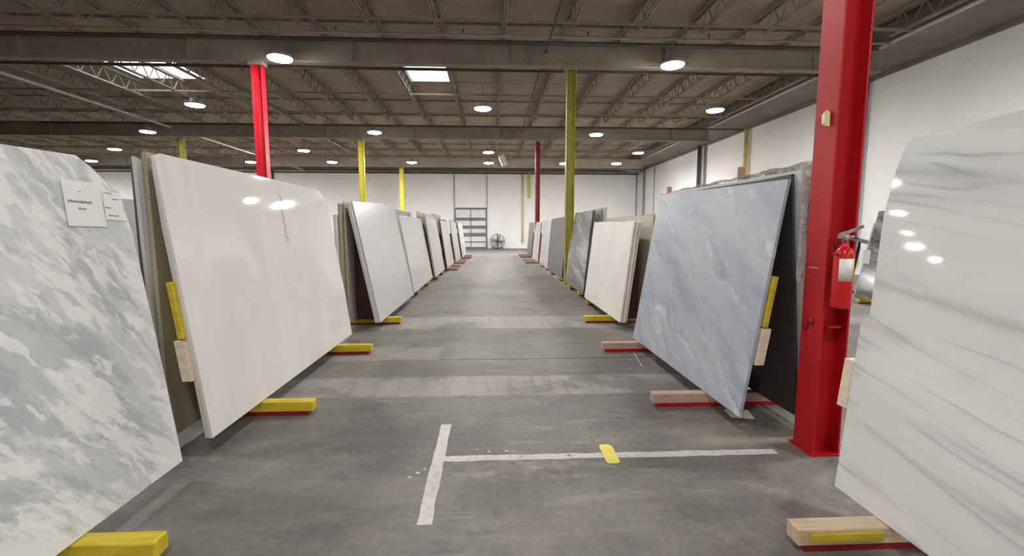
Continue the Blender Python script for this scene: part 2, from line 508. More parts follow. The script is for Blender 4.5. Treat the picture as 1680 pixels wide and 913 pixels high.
for x in cols:
    for y in rows:
        x0, x1, y0, y1 = x - DX + .015, x - .015, y + .015, min(y + 2.385, YF)
        if x0 < XL: continue
        if y1 - y0 < .3: continue
        rs = clip_boxes(x0, x1, y0, y1)
        full = len(rs) == 1 and abs(y1 - y0 - 2.37) < 1e-6 and abs(rs[0][1] - rs[0][0] - (x1 - x0)) < 1e-6 and abs(rs[0][3] - rs[0][2] - (y1 - y0)) < 1e-6
        if x > -14.2 and y > 6.5:
            if full:
                if shared is None:
                    b = new_bm(); box(b, 0, x1 - x0, 0, y1 - y0, 0, .07)
                    shared = finish('ceiling_panel', b, 'deck', ceil, loc=(x0, y0, ZD))
                else:
                    c = shared.copy(); COL.objects.link(c); c.parent = ceil; c.location = (x0, y0, ZD + random.uniform(0, .012))
            else:
                if not rs: continue
                b = new_bm()
                for r in rs: box(b, *r, ZD, ZD + .07)
                finish('ceiling_panel', b, 'deck', ceil)
        else:
            for r in rs: box(rest, *r, ZD, ZD + .07)
o = finish('distant_ceiling_panels', rest, 'deck', ceil); o['kind'] = 'stuff'
# tee bars hung under the deck between the panels
tee_bm = new_bm(); box(tee_bm, XL, XG, -.025, .025, 0, .055)
t0 = finish('ceiling_tee', tee_bm, 'steel', ceil, loc=(0, rows[1], ZD - .055))
for y in rows[2:]:
    if y > YF - .2 or any(s[2] < y < s[3] for s in SKY): continue
    c = t0.copy(); COL.objects.link(c); c.parent = ceil; c.location = (0, y, ZD - .055)

# girders: wide-flange beams across the hall
def girder_mesh():
    b = new_bm()
    box(b, XL, XG, -.10, .10, 5.74, 5.78)
    box(b, XL, XG, -.10, .10, 6.32, 6.36)
    box(b, XL, XG, -.012, .012, 5.78, 6.32)
    x = XL + 1
    while x < XG:
        box(b, x - .008, x + .008, -.09, -.012, 5.78, 6.32); box(b, x - .008, x + .008, .012, .09, 5.78, 6.32)
        x += 4.05
    return b
g0 = finish('girder', girder_mesh(), 'girder', ceil, loc=(0, GIRD[0], 0))
for y in GIRD[1:]:
    c = g0.copy(); COL.objects.link(c); c.parent = ceil; c.location = (0, y, 0)
# open-web joists, one bay each
BAY = 9.55
jt = new_bm(); box(jt, -.06, .06, .12, BAY - .12, .50, .545); box(jt, -.06, -.05, .12, BAY - .12, .45, .50); box(jt, .05, .06, .12, BAY - .12, .45, .50)
jt = finish('joist', jt, 'steel', ceil)
jb = new_bm(); box(jb, -.05, -.012, .65, BAY - .65, 0, .045); box(jb, .012, .05, .65, BAY - .65, 0, .045); box(jb, -.05, .05, .65, BAY - .65, .040, .048)
jb = finish('bottom_chord', jb, 'steel', jt)
jw = new_bm()
nseg = 14
ys = [.65 + (BAY - 1.3) * k / nseg for k in range(nseg + 1)]
for k in range(nseg):
    m = (ys[k] + ys[k + 1]) / 2
    bar(jw, (0, ys[k], .03), (0, m, .50), .024); bar(jw, (0, m, .50), (0, ys[k + 1], .03), .024)
bar(jw, (0, .12, .50), (0, .65, .03), .03); bar(jw, (0, BAY - .12, .50), (0, BAY - .65, .03), .03)
jw = finish('web', jw, 'steel', jt)
first = True
for gi in range(1, 5):
    y0 = GIRD[gi]
    for k, x in enumerate(cols[:-1]):
        if x < XL + .2: continue
        if gi == 4:
            continue
        if x < -26: continue
        if first:
            jt.location = (x, y0, ZJ); first = False; continue
        c = copy_tree(jt, ceil); c.location = (x, y0, ZJ)
# the rest of the joists, far left and the short last bay, as one part
far = new_bm()
def plain_joist(b, x, y0, y1, n):
    box(b, x - .06, x + .06, y0, y1, ZJ + .50, ZJ + .545); box(b, x - .05, x + .05, y0, y1, ZJ, ZJ + .04)
    for k in range(n):
        a = y0 + (y1 - y0) * k / n; m = y0 + (y1 - y0) * (k + .5) / n; e = y0 + (y1 - y0) * (k + 1) / n
        bar(b, (x, a, ZJ + .03), (x, m, ZJ + .5), .024); bar(b, (x, m, ZJ + .5), (x, e, ZJ + .03), .024)
for x in cols[:-1]:
    plain_joist(far, x, GIRD[4] + .12, YF - .15, 8)
    plain_joist(far, x, GIRD[0] + .12, GIRD[1] - .12, 12)
    if x < -26:
        for gi in (1, 2, 3): plain_joist(far, x, GIRD[gi] + .12, GIRD[gi] + BAY - .12, 14)
o = finish('distant_joists', far, 'steel', ceil); o['kind'] = 'stuff'
# bridging angles along the bottom chords
bb = new_bm(); box(bb, XL, XG - .02, -.02, .02, 0, .04); box(bb, XL, XG - .02, -.02, -.012, 0, .06)
b0 = finish('bridging', bb, 'steel', ceil, loc=(0, 11.15, ZJ - .045))
for y in (17.0, 14.4, 19.7, 24.9, 28.1, 8.6, 34.2):
    c = b0.copy(); COL.objects.link(c); c.parent = ceil; c.location = (0, y, ZJ - .045)

# skylight wells (white curbs and acrylic lids)
for i, (x0, x1, y0, y1, side) in enumerate(SKY):
    t = thing('skylight', 'bright square skylight in the dark ceiling, %s' % ('nearer the middle of the hall' if side == 'right' else 'the left one, above the leftmost slabs'), 'skylight', ((x0 + x1) / 2, (y0 + y1) / 2, ZD))
    hx, hy = (x1 - x0) / 2, (y1 - y0) / 2
    b = new_bm()
    box(b, -hx, -hx + .03, -hy, hy, 0, .75); box(b, hx - .03, hx, -hy, hy, 0, .75)
    box(b, -hx + .03, hx - .03, -hy, -hy + .03, 0, .75); box(b, -hx + .03, hx - .03, hy - .03, hy, 0, .75)
    finish('curb', b, 'wall', t)
    b = new_bm(); box(b, -hx, hx, -hy, hy, .75, .77); finish('lid', b, 'skypane', t)
    b = new_bm(); box(b, -.02, .02, -hy + .03, hy - .03, .70, .75); box(b, -hx + .03, hx - .03, -.02, .02, .70, .75); finish('glazing_bar', b, 'galv', t)

# ------------------------------------------------------------------ steel columns
def column(x, y, mat, label, w_=.2, d_=.18, group=None, top=5.74, foot=True):
    t = thing('steel_column', label, 'column', (x, y, 0))
    hw, hd, f = w_ / 2, d_ / 2, .013
    b = new_bm(); box(b, -hw, -hw + f, -hd, hd, 0, top - .09); finish('flange', b, mat, t)
    b = new_bm(); box(b, hw - f, hw, -hd, hd, 0, top - .09); finish('flange', b, mat, t)
    b = new_bm(); box(b, -hw + f, hw - f, -.006, .006, 0, top - .09); finish('web', b, mat, t)
    b = new_bm(); box(b, -hw - .05, hw + .05, -hd - .04, hd + .04, top - .09, top); finish('cap_plate', b, 'steel', t)
    b = new_bm(); box(b, -hw - .02, hw + .02, -hd - .02, hd + .02, 0, .015); finish('base_plate', b, mat, t)
    return t
big = column(2.232, 2.868, 'red', 'large red steel column in the right foreground, carrying a fire extinguisher', .185, .19)
b = new_bm()
lathe(b, [(.026, 0), (.026, .010), (.016, .014), (.001, .014)], 14, Matrix.Translation((-.0925, .0, .90)) @ Matrix.Rotation(-PI / 2, 4, 'Y'))
lathe(b, [(.018, 0), (.018, .010), (.001, .012)], 12, Matrix.Translation((-.0925, .045, .85)) @ Matrix.Rotation(-PI / 2, 4, 'Y'))
finish('bolt', b, 'darkred', big)
b = new_bm(); box(b, -.055, .03, -.105, -.012, .868, .882); finish('ledge_bracket', b, 'red', big)
b = new_bm(); box(b, -.099, -.0925, -.03, .05, 1.25, 1.256); finish('scuff_strip', b, 'pinkwood', big)
t = thing('paper_tag', 'small torn yellow and white tag stuck high on the red column', 'tag', (2.126, 2.84, 2.2))
b = new_bm(); prism(b, [(-.028, -.05), (.025, -.035), (.032, .03), (.006, .058), (-.026, .035)], 0, .003)
finish('sheet', b, 'paleyellow', t, rot=(0, 0, PI / 2))
b = new_bm(); prism(b, [(.008, -.02), (.034, -.028), (.042, .03), (.016, .05)], .003, .006); finish('torn_corner', b, 'paper', t, rot=(0, 0, PI / 2))
column(-5.90, 12.25, 'redb', 'bright red steel column rising behind the big white slab on the left', .26, .2)
column(2.13, 12.25, 'olive', 'olive yellow steel column, the nearer one right of the aisle', .225, .2)
column(2.25, 21.8, 'farred', 'thin dark red steel column far down the right of the aisle', .21, .2)
column(-6.0, 21.8, 'yellow', 'yellow steel column left of the aisle, the nearer of the two yellow ones', .25, .2)
column(-6.0, 31.35, 'yellow', 'small far yellow steel column left of the aisle near the end wall', .27, .2)
column(-14.1, 21.8, 'olive', 'short visible top of a yellow column above the big white slab, far left', .27, .2)

# ------------------------------------------------------------------ pipes and conduits
def pipe(name, label, cat, pts, r, mat, group=None, seg=8):
    b = new_bm(); tube(b, pts, r, seg)
    o = finish(name, b, mat); tag(o, label, cat, group); return o
pipe('ceiling_pipe', 'long pale pipe running to the far wall under the dark left ceiling', 'pipe', [(-14.5, 4, 6.16), (-14.5, 37, 6.16)], .05, 'palepipe')
pipe('ceiling_pipe', 'thin pale pipe running away under the ceiling left of the middle', 'pipe', [(-8.5, 14, 6.25), (-8.5, 37, 6.25)], .03, 'steel')
pipe('ceiling_pipe', 'thin dark pipe crossing the ceiling diagonally just left of the olive column', 'pipe', [(1.45, 5, 6.10), (1.45, 30, 6.10)], .025, 'darkpipe')
pipe('ceiling_pipe', 'pale pipe along the top of the right wall', 'pipe', [(10.36, 8, 6.33), (10.36, 37, 6.33)], .045, 'galv')
pipe('ceiling_pipe', 'dark crosswise pipe right under the nearest girder', 'pipe', [(-30, 12.75, 5.80), (10.2, 12.75, 5.80)], .03, 'darkpipe')
pipe('ceiling_pipe', 'crosswise pipe in front of the nearest girder with upright sprinkler heads', 'pipe', [(-30, 11.75, 6.30), (10.4, 11.75, 6.30)], .035, 'steel')
pipe('ceiling_pipe', 'dark crosswise pipe tucked against the top of the nearest girder', 'pipe', [(-30, 12.12, 6.30), (10.4, 12.12, 6.30)], .04, 'darkpipe')
pipe('ceiling_pipe', 'dark crosswise pipe ending at the pale yellow wall post', 'pipe', [(-20, 21.6, 6.28), (12.1, 21.6, 6.28)], .035, 'darkpipe')
pipe('ceiling_pipe', 'dark crosswise pipe in front of the far wall top', 'pipe', [(-35, 36.6, 6.22), (11.0, 36.6, 6.22)], .05, 'darkpipe')
pipe('wall_pipe', 'grey downpipe on the right wall just right of the red column', 'pipe', [(12.3, 14.7, .3), (12.3, 14.7, 6.6)], .055, 'greypipe')
pipe('wall_pipe', 'dark downpipe on the right wall above the blue slab, the darker of a pair', 'pipe', [(12.25, 26.5, 1.0), (12.25, 26.5, 6.4)], .11, 'darkpipe')
pipe('wall_pipe', 'grey downpipe on the right wall beside the dark one', 'pipe', [(12.3, 25.9, 1.0), (12.3, 25.9, 6.4)], .07, 'greypipe')
pipe('wall_pipe', 'thin dark pipe in the far right corner of the hall', 'pipe', [(12.0, 37.1, .2), (12.0, 37.1, 6.3)], .05, 'greypipe')
pipe('wall_pipe', 'grey pipe on the right wall close to the far corner', 'pipe', [(12.3, 36.2, .2), (12.3, 36.2, 6.3)], .07, 'greypipe')
pipe('wall_pipe', 'narrow grey pipe on the right wall, second from the far corner', 'pipe', [(12.33, 34.0, .2), (12.33, 34.0, 6.2)], .03, 'greypipe')
pipe('wall_pipe', 'pale yellow post against the right wall above the blue slab', 'post', [(12.25, 21.6, .0), (12.25, 21.6, 6.25)], .10, 'paleyellow')
pipe('wall_pipe', 'pale yellow pipe down the far wall beside the dark red column', 'pipe', [(2.62, 37.12, .5), (2.62, 37.12, 6.1)], .07, 'paleyellow')
pipe('wall_pipe', 'short faint yellow pipe high on the far wall, right of a longer one', 'pipe', [(3.15, 37.14, 4.1), (3.15, 37.14, 6.1)], .12, 'paleyellow')
pipe('wall_pipe', 'black pipe high on the far wall, left of the yellow columns', 'pipe', [(-17.2, 37.1, 2.2), (-17.2, 37.1, 6.3)], .07, 'darkpipe')

# sprinkler heads on the crosswise pipe
h = new_bm(); tube(h, [(0, 0, 0), (0, 0, .09)], .012, 6); lathe(h, [(.03, .085), (.03, .095), (.005, .10)], 8)
h = finish('sprinkler_head', h, 'darkpipe'); h.location = (-.65, 11.75, 6.335)
tag(h, 'small sprinkler head standing on the crosswise pipe before the nearest girder', 'sprinkler', 'sprinkler heads on the pipe before the nearest girder')
for x in (-3.75, 2.45, 5.55, 8.65):
    c = h.copy(); COL.objects.link(c); c.location = (x, 11.75, 6.335)

# ------------------------------------------------------------------ high bay lamps
LZ = 5.62
def make_lamp(label, x, y):
    t = thing('ceiling_lamp', label, 'lamp', (x, y, LZ))
    b = new_bm(); lathe(b, [(.285, .0), (.30, .02), (.30, .06), (.19, .09), (.14, .11), (.13, .19), (.05, .22)], 28)
    finish('housing', b, 'housing', t)
    b = new_bm(); lathe(b, [(.20, -.035), (.262, -.022), (.275, -.004)], 28); finish('lens', b, 'lens', t)
    b = new_bm(); tube(b, [(0, 0, .22), (0, 0, .80)], .008, 6); finish('hanging_rod', b, 'steel', t)
    return t
lamps = [
    (-5.05, 11.6, 'big bright round lamp just right of the bright red column top'),
    (4.58, 11.6, 'big bright round lamp between the olive column and the large red column'),
    (-9.75, 15.9, 'round lamp left of the bright red column and below the left skylight'),
    (-.25, 15.9, 'round lamp just below and right of the middle skylight'),
    (7.77, 15.75, 'round lamp close to the right wall, above the blue slab'),
    (-14.4, 20.2, 'round lamp above the gap between the two nearest left slabs'),
    (-4.9, 19.9, 'round lamp directly above the nearer left yellow column'),
    (4.59, 19.9, 'round lamp right of the olive column, midway down the hall'),
    (-19.2, 24.55, 'round lamp above the label of the nearest left slab, second of the leftmost three'),
    (-9.7, 24.5, 'round lamp midway between the bright red and the nearer left yellow column'),
    (-.1, 24.6, 'round lamp in the middle of the hall, upper of a close pair'),
    (7.93, 24.4, 'small round lamp near the right wall, upper right of a close pair'),
    (-23.85, 28.7, 'leftmost small round lamp, half behind the nearest left slab'),
    (-14.55, 28.7, 'small round lamp just left of the bright red column foot'),
    (-9.62, 28.5, 'small far round lamp left of the nearer left yellow column'),
    (-4.8, 28.4, 'small far round lamp above the far left yellow column'),
    (-.1, 28.4, 'small far round lamp in the middle of the hall, lower of a close pair'),
    (4.59, 28.4, 'small far round lamp touching the left side of the olive column'),
    (7.84, 28.3, 'small far round lamp near the right wall, lower left of a close pair'),
]
L0 = make_lamp(lamps[0][2], lamps[0][0], lamps[0][1])
def set_lens(c, mt):
    for ch in c.children:
        if ch.name.startswith('lens'):
            ch.material_slots[0].link = 'OBJECT'; ch.material_slots[0].material = M[mt]
for x, y, lb in lamps[1:]:
    c = copy_tree(L0); c.location = (x, y, LZ); c['label'] = lb
    if x < -12 and y < 27: set_lens(c, 'lens_dim')
    elif y > 27: set_lens(c, 'lens_far')
    elif y > 23 or x > 7: set_lens(c, 'lens_mid')
for x, y in [(-9.7, 7.4), (-.2, 7.4), (8.4, 7.4), (-5, 3.1), (4.6, 3.1), (-.2, -1.1), (8.4, -1.1), (-30, 32.9), (-19.2, 32.9), (-5, -5.4), (4.6, -5.4)]:  # unseen lamps added for their light on the foreground and walls
    c = copy_tree(L0); c.location = (x, y, LZ)
    c['label'] = 'unseen round lamp of the same kind, added to light the hall'; c['group'] = 'unseen added lamps'
    if x > 7: set_lens(c, 'lens_mid')
    if y > 30: set_lens(c, 'lens_far')  # hidden behind the left slabs, added to brighten the far left wall

# ------------------------------------------------------------------ far wall: sectional door, fan, hanging box
t = thing('overhead_door', 'white sectional door with grey horizontal rails on the far wall', 'door', (-1.62, YF, 0))
b = new_bm(); box(b, -1.34, -1.22, -.10, 0, 0, 3.32); box(b, 1.22, 1.34, -.10, 0, 0, 3.32); box(b, -1.22, 1.22, -.10, 0, 3.17, 3.32); finish('frame', b, 'doorgrey', t)
for z0, z1 in ((.0, .14), (.50, .58), (1.0, 1.28), (1.62, 1.88), (2.28, 2.52)):
    b = new_bm(); box(b, -1.22, 1.22, -.09, -.03, z0, z1); finish('rail', b, 'doorgrey', t)
for z0, z1 in ((.14, .5), (.58, 1.0), (1.28, 1.62), (1.88, 2.28), (2.52, 3.17)):
    b = new_bm(); box(b, -1.22, 1.22, -.05, -.01, z0, z1); finish('door_panel', b, 'doorwhite', t)
b = new_bm(); box(b, -.03, .03, -.10, -.09, .1, 3.17); finish('centre_stile', b, 'doorgrey', t)
for x in (-1.34, 1.30):
    b = new_bm(); box(b, x, x + .05, -.08, 0, 3.32, 6.2); finish('track', b, 'doorgrey', t)

t = thing('drum_fan', 'round floor fan with a dark cross on its guard by the far wall', 'fan', (.54, 36.45, 0))
b = new_bm()
N = 32
R = .56
ring = [(R * math.cos(2 * PI * k / N), 0, .62 + R * math.sin(2 * PI * k / N)) for k in range(N)]
for k in range(N):
    p, q = ring[k], ring[(k + 1) % N]
    bar(b, (p[0], -.15, p[2]), (q[0], -.15, q[2]), .045); bar(b, (p[0], .15, p[2]), (q[0], .15, q[2]), .045)
    va = [b.verts.new((p[0], -.15, p[2])), b.verts.new((q[0], -.15, q[2])), b.verts.new((q[0], .15, q[2])), b.verts.new((p[0], .15, p[2]))]
    b.faces.new(va)
finish('drum', b, 'fanblack', t)
b = new_bm()
for rr in (.14, .22, .30, .38, .46):
    pts = [(rr * math.cos(2 * PI * k / 24), -.16, .62 + rr * math.sin(2 * PI * k / 24)) for k in range(24)]
    for k in range(24): bar(b, pts[k], pts[(k + 1) % 24], .012)
finish('wire_guard', b, 'fangrey', t)
b = new_bm(); box(b, -.035, .035, -.20, -.17, .08, 1.16); box(b, -.53, .53, -.20, -.17, .585, .655); finish('guard_cross', b, 'fanblack', t)
for k in range(4):
    b = new_bm()
    m = Matrix.Translation((0, 0, .62)) @ Matrix.Rotation(k * PI / 2 + .4, 4, 'Y') @ Matrix.Rotation(.5, 4, 'X')
    box(b, .07, .48, -.008, .008, -.11, .11, m); finish('blade', b, 'fangrey', t)
b = new_bm(); tube(b, [(0, -.12, .62), (0, .12, .62)], .10, 16); finish('motor', b, 'fanblack', t)
b = new_bm(); bar(b, (-.35, -.2, .03), (-.35, .25, .03), .05); bar(b, (.35, -.2, .03), (.35, .25, .03), .05); bar(b, (-.35, 0, .03), (-.38, 0, .25), .05); bar(b, (.35, 0, .03), (.38, 0, .25), .05); bar(b, (-.35, 0, .03), (.35, 0, .03), .04)
finish('stand', b, 'fanblack', t)
for s in (-1, 1):
    b = new_bm(); tube(b, [(s * .42 - .03, -.22, .08), (s * .42 + .03, -.22, .08)], .08, 14); finish('wheel', b, 'blackrub', t)

t = thing('unit_heater', 'small white box hanging tilted under the ceiling mid hall', 'heater', (.66, 24, 5.12))
b = new_bm(); box(b, -.15, .15, -.15, .15, -.26, .26); finish('case', b, 'heater', t, .02, rot=(0, D(-22), 0))
b = new_bm(); bar(b, (-.08, 0, .24), (-.2, 0, 1.3), .02); bar(b, (.0, 0, .24), (.1, 0, 1.3), .02); finish('hanger', b, 'steel', t)

# ------------------------------------------------------------------ slab racks
def rack(side, y0, y1, bars, label, timber='yellowwood', xb=1.83, lean=9.0, t=.05, xback=2.13, tip=1.44, steel='darkred', planks=True, xend=2.62, wood='wood', yellow='yellowwood', endplate=False):
    """A-frame under one bundle of slabs. side -1 left, +1 right; x measured from the aisle centre"""
    r = thing('slab_rack', label, 'rack', (side * xb, (y0 + y1) / 2, 0))
    ox, oy = xb, (y0 + y1) / 2
    X = lambda x: side * (x - ox)
    lo = lambda a, b_: (min(X(a), X(b_)), max(X(a), X(b_)))
    tl = math.tan(D(lean))
    tips = tip if isinstance(tip, tuple) else (tip,) * len(bars)
    for y, tip in zip(bars, tips):
        b = new_bm(); box(b, *lo(tip + .04, xend), y - .035 - oy, y + .035 - oy, .0, .035); finish('base_beam', b, steel, r)
        b = new_bm(); box(b, *lo(tip, xend), y - .045 - oy, y + .045 - oy, .035, .118); finish('skid', b, timber, r, .008)
        # front post follows the slab, rear post stands upright
        s0 = xb + t + .075; zt = 1.35
        b = new_bm(); bar(b, (X(s0 + .0), y - oy, .10), (X(min(s0 + tl * (zt - .12), xback - .05)), y - oy, zt), .07, .07); finish('post', b, steel, r)
        b = new_bm(); bar(b, (X(xback - .045), y - oy, .10), (X(xback - .045), y - oy, zt), .06, .07); finish('post', b, steel, r)
        b = new_bm(); bar(b, (X(s0), y - oy, .55), (X(xback - .04), y - oy, .55), .04); finish('cross_tie', b, steel, r)
    b = new_bm(); box(b, *lo(xback - .08, xback - .03), bars[0] - oy, bars[-1] - oy, .10, .17); finish('rail', b, steel, r)
    b = new_bm(); box(b, *lo(xback - .08, xback - .03), bars[0] - oy, bars[-1] - oy, 1.30, 1.36); finish('rail', b, steel, r)
    if planks:
        for z0, z1, mt, dd in ((.80, 1.17, yellow, .036), (.52, .79, wood, .065)):
            xa = xb + t + .004 + tl * ((z0 - .12)); xc = xb + t + .004 + tl * ((z1 - .12))
            b = new_bm()
            poly = [(X(xa), z0), (X(xa + dd), z0), (X(xc + dd), z1), (X(xc), z1)]
            prism(b, poly, y0 - oy, y1 - (.11 if z0 > .7 else 0) - oy); finish('plank', b, mt, r, .004)
    if endplate:
        y = y0 + .25
        b = new_bm()
        prism(b, [(X(xb + t + .03), .12), (X(xback - .015), .12), (X(xback - .015), endplate), (X(xback - .035), endplate)], y - oy, y + .006 - oy)
        finish('end_plate', b, 'maroon', r)
    return r

def slab(side, outline, xb, lean, mat, label, t=.025, off=0.0, zb=.12, group=None, edge=None, ybase=0.0, name='stone_slab', flip=False):
    """outline: (y, v) points; v runs up the leaning face"""
    y0 = min(p[0] for p in outline)
    bm = new_bm()
    y_in = (side * -1)
    # local x = world +Y, local z = up the slope, local y toward -X
    d = t if side < 0 else -t
    prism(bm, [(p[0] - y0, p[1]) for p in outline], 0, d)
    o = finish(name, bm, mat, None, .003)
    th = D(lean) * (1 if side > 0 else -1)
    zx = Vector((math.sin(th), 0, math.cos(th)))
    xx = Vector((0, 1, 0)); yy = zx.cross(xx)
    m = Matrix((xx, yy, zx)).transposed().to_4x4()
    base = Vector((side * (xb + off * math.cos(D(lean))), y0, zb + .0005 - 0.0))
    if off: base.z = zb + .0005
    if lean > 0:
        base.z += t * math.sin(D(lean))   # lower back arris stays on the skid
    m.translation = base
    o.matrix_world = m
    tag(o, label, 'slab', group)
    return o
def rect(y0, y1, h0, h1=None, c0=0, c1=0):
    """rectangle; c0 / c1 trim the near / far top corner"""
    h1 = h1 or h0
    p = [(y0, 0), (y1, 0)]
    p += [(y1, h1 - c1), (y1 - c1 * .9, h1)] if c1 else [(y1, h1)]
    p += [(y0 + c0 * .9, h0), (y0, h0 - c0)] if c0 else [(y0, h0)]
    return p
def rag(pts, amp=.006, step=.22, seed=1):
    """break the outline into slightly uneven pieces"""
    rnd = random.Random(seed); out = []
    for i, (a, c) in enumerate(pts):
        e = pts[(i + 1) % len(pts)]
        L = math.hypot(e[0] - a, e[1] - c); n = max(1, int(L / step))
        for k in range(n):
            f = k / n
            j = amp if (k and not (c == 0 and e[1] == 0)) else 0
            out.append((a + (e[0] - a) * f + rnd.uniform(-j, j), c + (e[1] - c) * f + rnd.uniform(-j, j)))
    return out

# ---- left row
rack(-1, -.9, 2.60, (.2, 1.98), 'rack with yellow skids under the nearest grey marbled slab on the left', lean=6.74, tip=1.50, xback=2.30, xend=2.8)
slab(-1, [(-.9, 0), (2.66, 0), (2.657, .763), (2.651, .962), (2.646, 1.345), (2.629, 1.458), (2.614, 1.595), (2.53, 1.652), (2.461, 1.713), (2.39, 1.76), (2.04, 1.75), (1.3, 1.76), (-.9, 1.78)], 1.85, 6.74, 's_brecciated', 'large grey and white marbled slab filling the left foreground')

rack(-1, 2.93, 5.95, (3.64, 5.45), 'rack with yellow skids and planks under the big white slab on the left', lean=7.2, tip=1.45, xback=2.10, wood='palewood', t=.055)
slab(-1, [(2.955, 0), (5.98, 0), (5.98, .6), (5.90, 1.3), (5.86, 1.72), (5.80, 1.80), (5.64, 1.875), (5.50, 1.88), (3.02, 1.875), (2.96, 1.85)], 1.85, 7.2, 's_white', 'big glossy white slab on the left, second from the camera')
slab(-1, rag([(2.96, 0), (5.9, 0), (5.85, 1.80), (2.99, 1.80), (2.965, 1.4)], .004, .3, 5), 1.85, 7.2, 's_plain2', 'white slab showing only its edge right behind the big white slab', off=.028)
slab(-1, rag([(2.985, 0), (5.9, 0), (5.9, 1.84), (3.0, 1.87)], .004, .4, 6), 2.135, .8, 's_tan', 'tan-backed slab whose top edge rises behind the big white slab', t=.03)
slab(-1, rag([(2.965, 0), (5.8, 0), (5.8, 1.82), (3.12, 1.86), (3.04, 1.81), (2.95, 1.835)], .006, .25, 7), 2.168, .8, 's_plain2', 'pale slab with a chipped corner, left of the tan-backed slab', t=.022)
slab(-1, rag([(2.96, 0), (5.8, 0), (5.8, 1.78), (2.97, 1.80)], .004, .4, 8), 2.194, .8, 's_grey', 'grey slab seen edge on, outermost behind the big white slab', t=.02)

rack(-1, 6.75, 9.6, (7.2, 9.0), 'rack with yellow skids under the third slab bundle on the left', lean=11.3, tip=(1.43, 1.75), planks=False, endplate=1.72, xb=1.66, xback=2.09, xend=2.55, t=.08)
slab(-1, [(6.72, 0), (9.67, 0), (9.67, 1.67), (9.64, 1.95), (6.74, 1.83)], 1.65, 11.3, 's_plain', 'pale grey slab at the front of the third bundle on the left')
slab(-1, rect(6.70, 9.6, 1.82, 1.9), 1.65, 11.3, 's_plain2', 'pale slab directly behind the front one of the third left bundle', off=.028)
slab(-1, rect(6.70, 9.6, 1.80, 1.86), 1.65, 11.3, 's_plain', 'third pale slab in the third left bundle, seen edge on', off=.055)
slab(-1, rect(6.72, 9.6, 1.80), 2.095, .6, 's_beige', 'beige slab on the back of the third left rack, open gap before it', t=.03)
slab(-1, rect(6.6, 9.5, 1.76), 2.13, .6, 's_tan', 'olive tan slab behind the beige one on the third left rack', t=.03)
slab(-1, rect(6.5, 9.5, 1.60), 2.165, .6, 's_pink', 'short reddish slab furthest back on the third left rack', t=.03)

rack(-1, 9.95, 13.1, (10.6, 12.3), 'rack under the fourth slab bundle on the left', xb=1.70, xback=2.1, tip=1.68, planks=False)
slab(-1, [(9.95, 0), (13.1, 0), (13.05, 1.72), (9.98, 1.72)], 1.68, 10, 's_plain2', 'pale slab, fourth front slab along the left of the aisle')
slab(-1, rect(9.95, 13.0, 1.69), 1.68, 10, 's_plain', 'slab edge just behind the fourth front slab on the left', off=.03)
slab(-1, rect(10.1, 12.6, 1.86), 2.13, 1.5, 's_midgrey', 'grey slab with its top showing above the fourth left bundle', t=.03)

rack(-1, 13.4, 15.9, (13.9, 15.3), 'rack under the fifth slab bundle on the left', xb=1.62, xback=2.05, tip=1.60, planks=False, timber='pinkwood')
slab(-1, rect(13.35, 15.9, 1.80, 1.75), 1.62, 9, 's_pink', 'pinkish white slab, fifth front slab along the left of the aisle')
slab(-1, rect(13.4, 15.8, 1.88), 1.62, 9, 's_midgrey', 'grey slab rising a little behind the pinkish fifth left slab', off=.04)
slab(-1, rect(13.4, 15.8, 1.93), 2.08, 1.5, 's_beige', 'beige slab on the back of the fifth left rack', t=.03)

rack(-1, 16.3, 19.0, (17.0, 18.5), 'rack under the sixth slab bundle on the left', xb=1.55, xback=2.0, tip=1.22, planks=False, timber='pinkwood')
slab(-1, rect(16.3, 19.0, 1.74), 1.55, 8, 's_plain2', 'white slab with a dark near edge, sixth along the left of the aisle')
slab(-1, rect(16.25, 18.9, 1.80), 1.55, 8, 's_char', 'dark slab edge just behind the sixth left slab', off=.03)
slab(-1, rect(16.3, 18.9, 1.98), 2.02, 1.5, 's_midgrey', 'grey slab topping the back of the sixth left rack', t=.03)

rack(-1, 19.6, 22.4, (20.3, 21.8), 'rack under the seventh slab bundle on the left', xb=1.48, xback=1.95, tip=1.15, planks=False, timber='pinkwood')
slab(-1, rect(19.5, 22.4, 1.76), 1.48, 8, 's_plain2', 'small far white slab, seventh along the left of the aisle')
slab(-1, rect(19.6, 22.2, 1.84), 1.48, 8, 's_midgrey', 'grey slab just behind the seventh left slab', off=.035)

rack(-1, 23.0, 26.3, (23.8, 25.4), 'last rack down the left of the aisle', xb=1.42, xback=1.9, tip=1.05, planks=False, timber='brownwood')
slab(-1, rect(22.95, 26.4, 1.78), 1.42, 8, 's_plain2', 'farthest white slab on the left, beside the sectional door')
slab(-1, rect(22.9, 26.2, 1.80), 1.42, 8, 's_char', 'dark slab edge behind the farthest left slab', off=.03)

# a rack of the next row, glimpsed between the two nearest left slabs
rack(-1, 4.1, 6.9, (4.6, 6.3), 'rack of the next row, glimpsed left of the big white slab', xb=4.05, xback=4.6, tip=3.7, xend=5.0, planks=False)
slab(-1, rect(4.0, 7.0, 1.76), 4.05, 8, 's_midgrey', 'glossy grey slab of the next row, glimpsed between the two nearest left slabs')

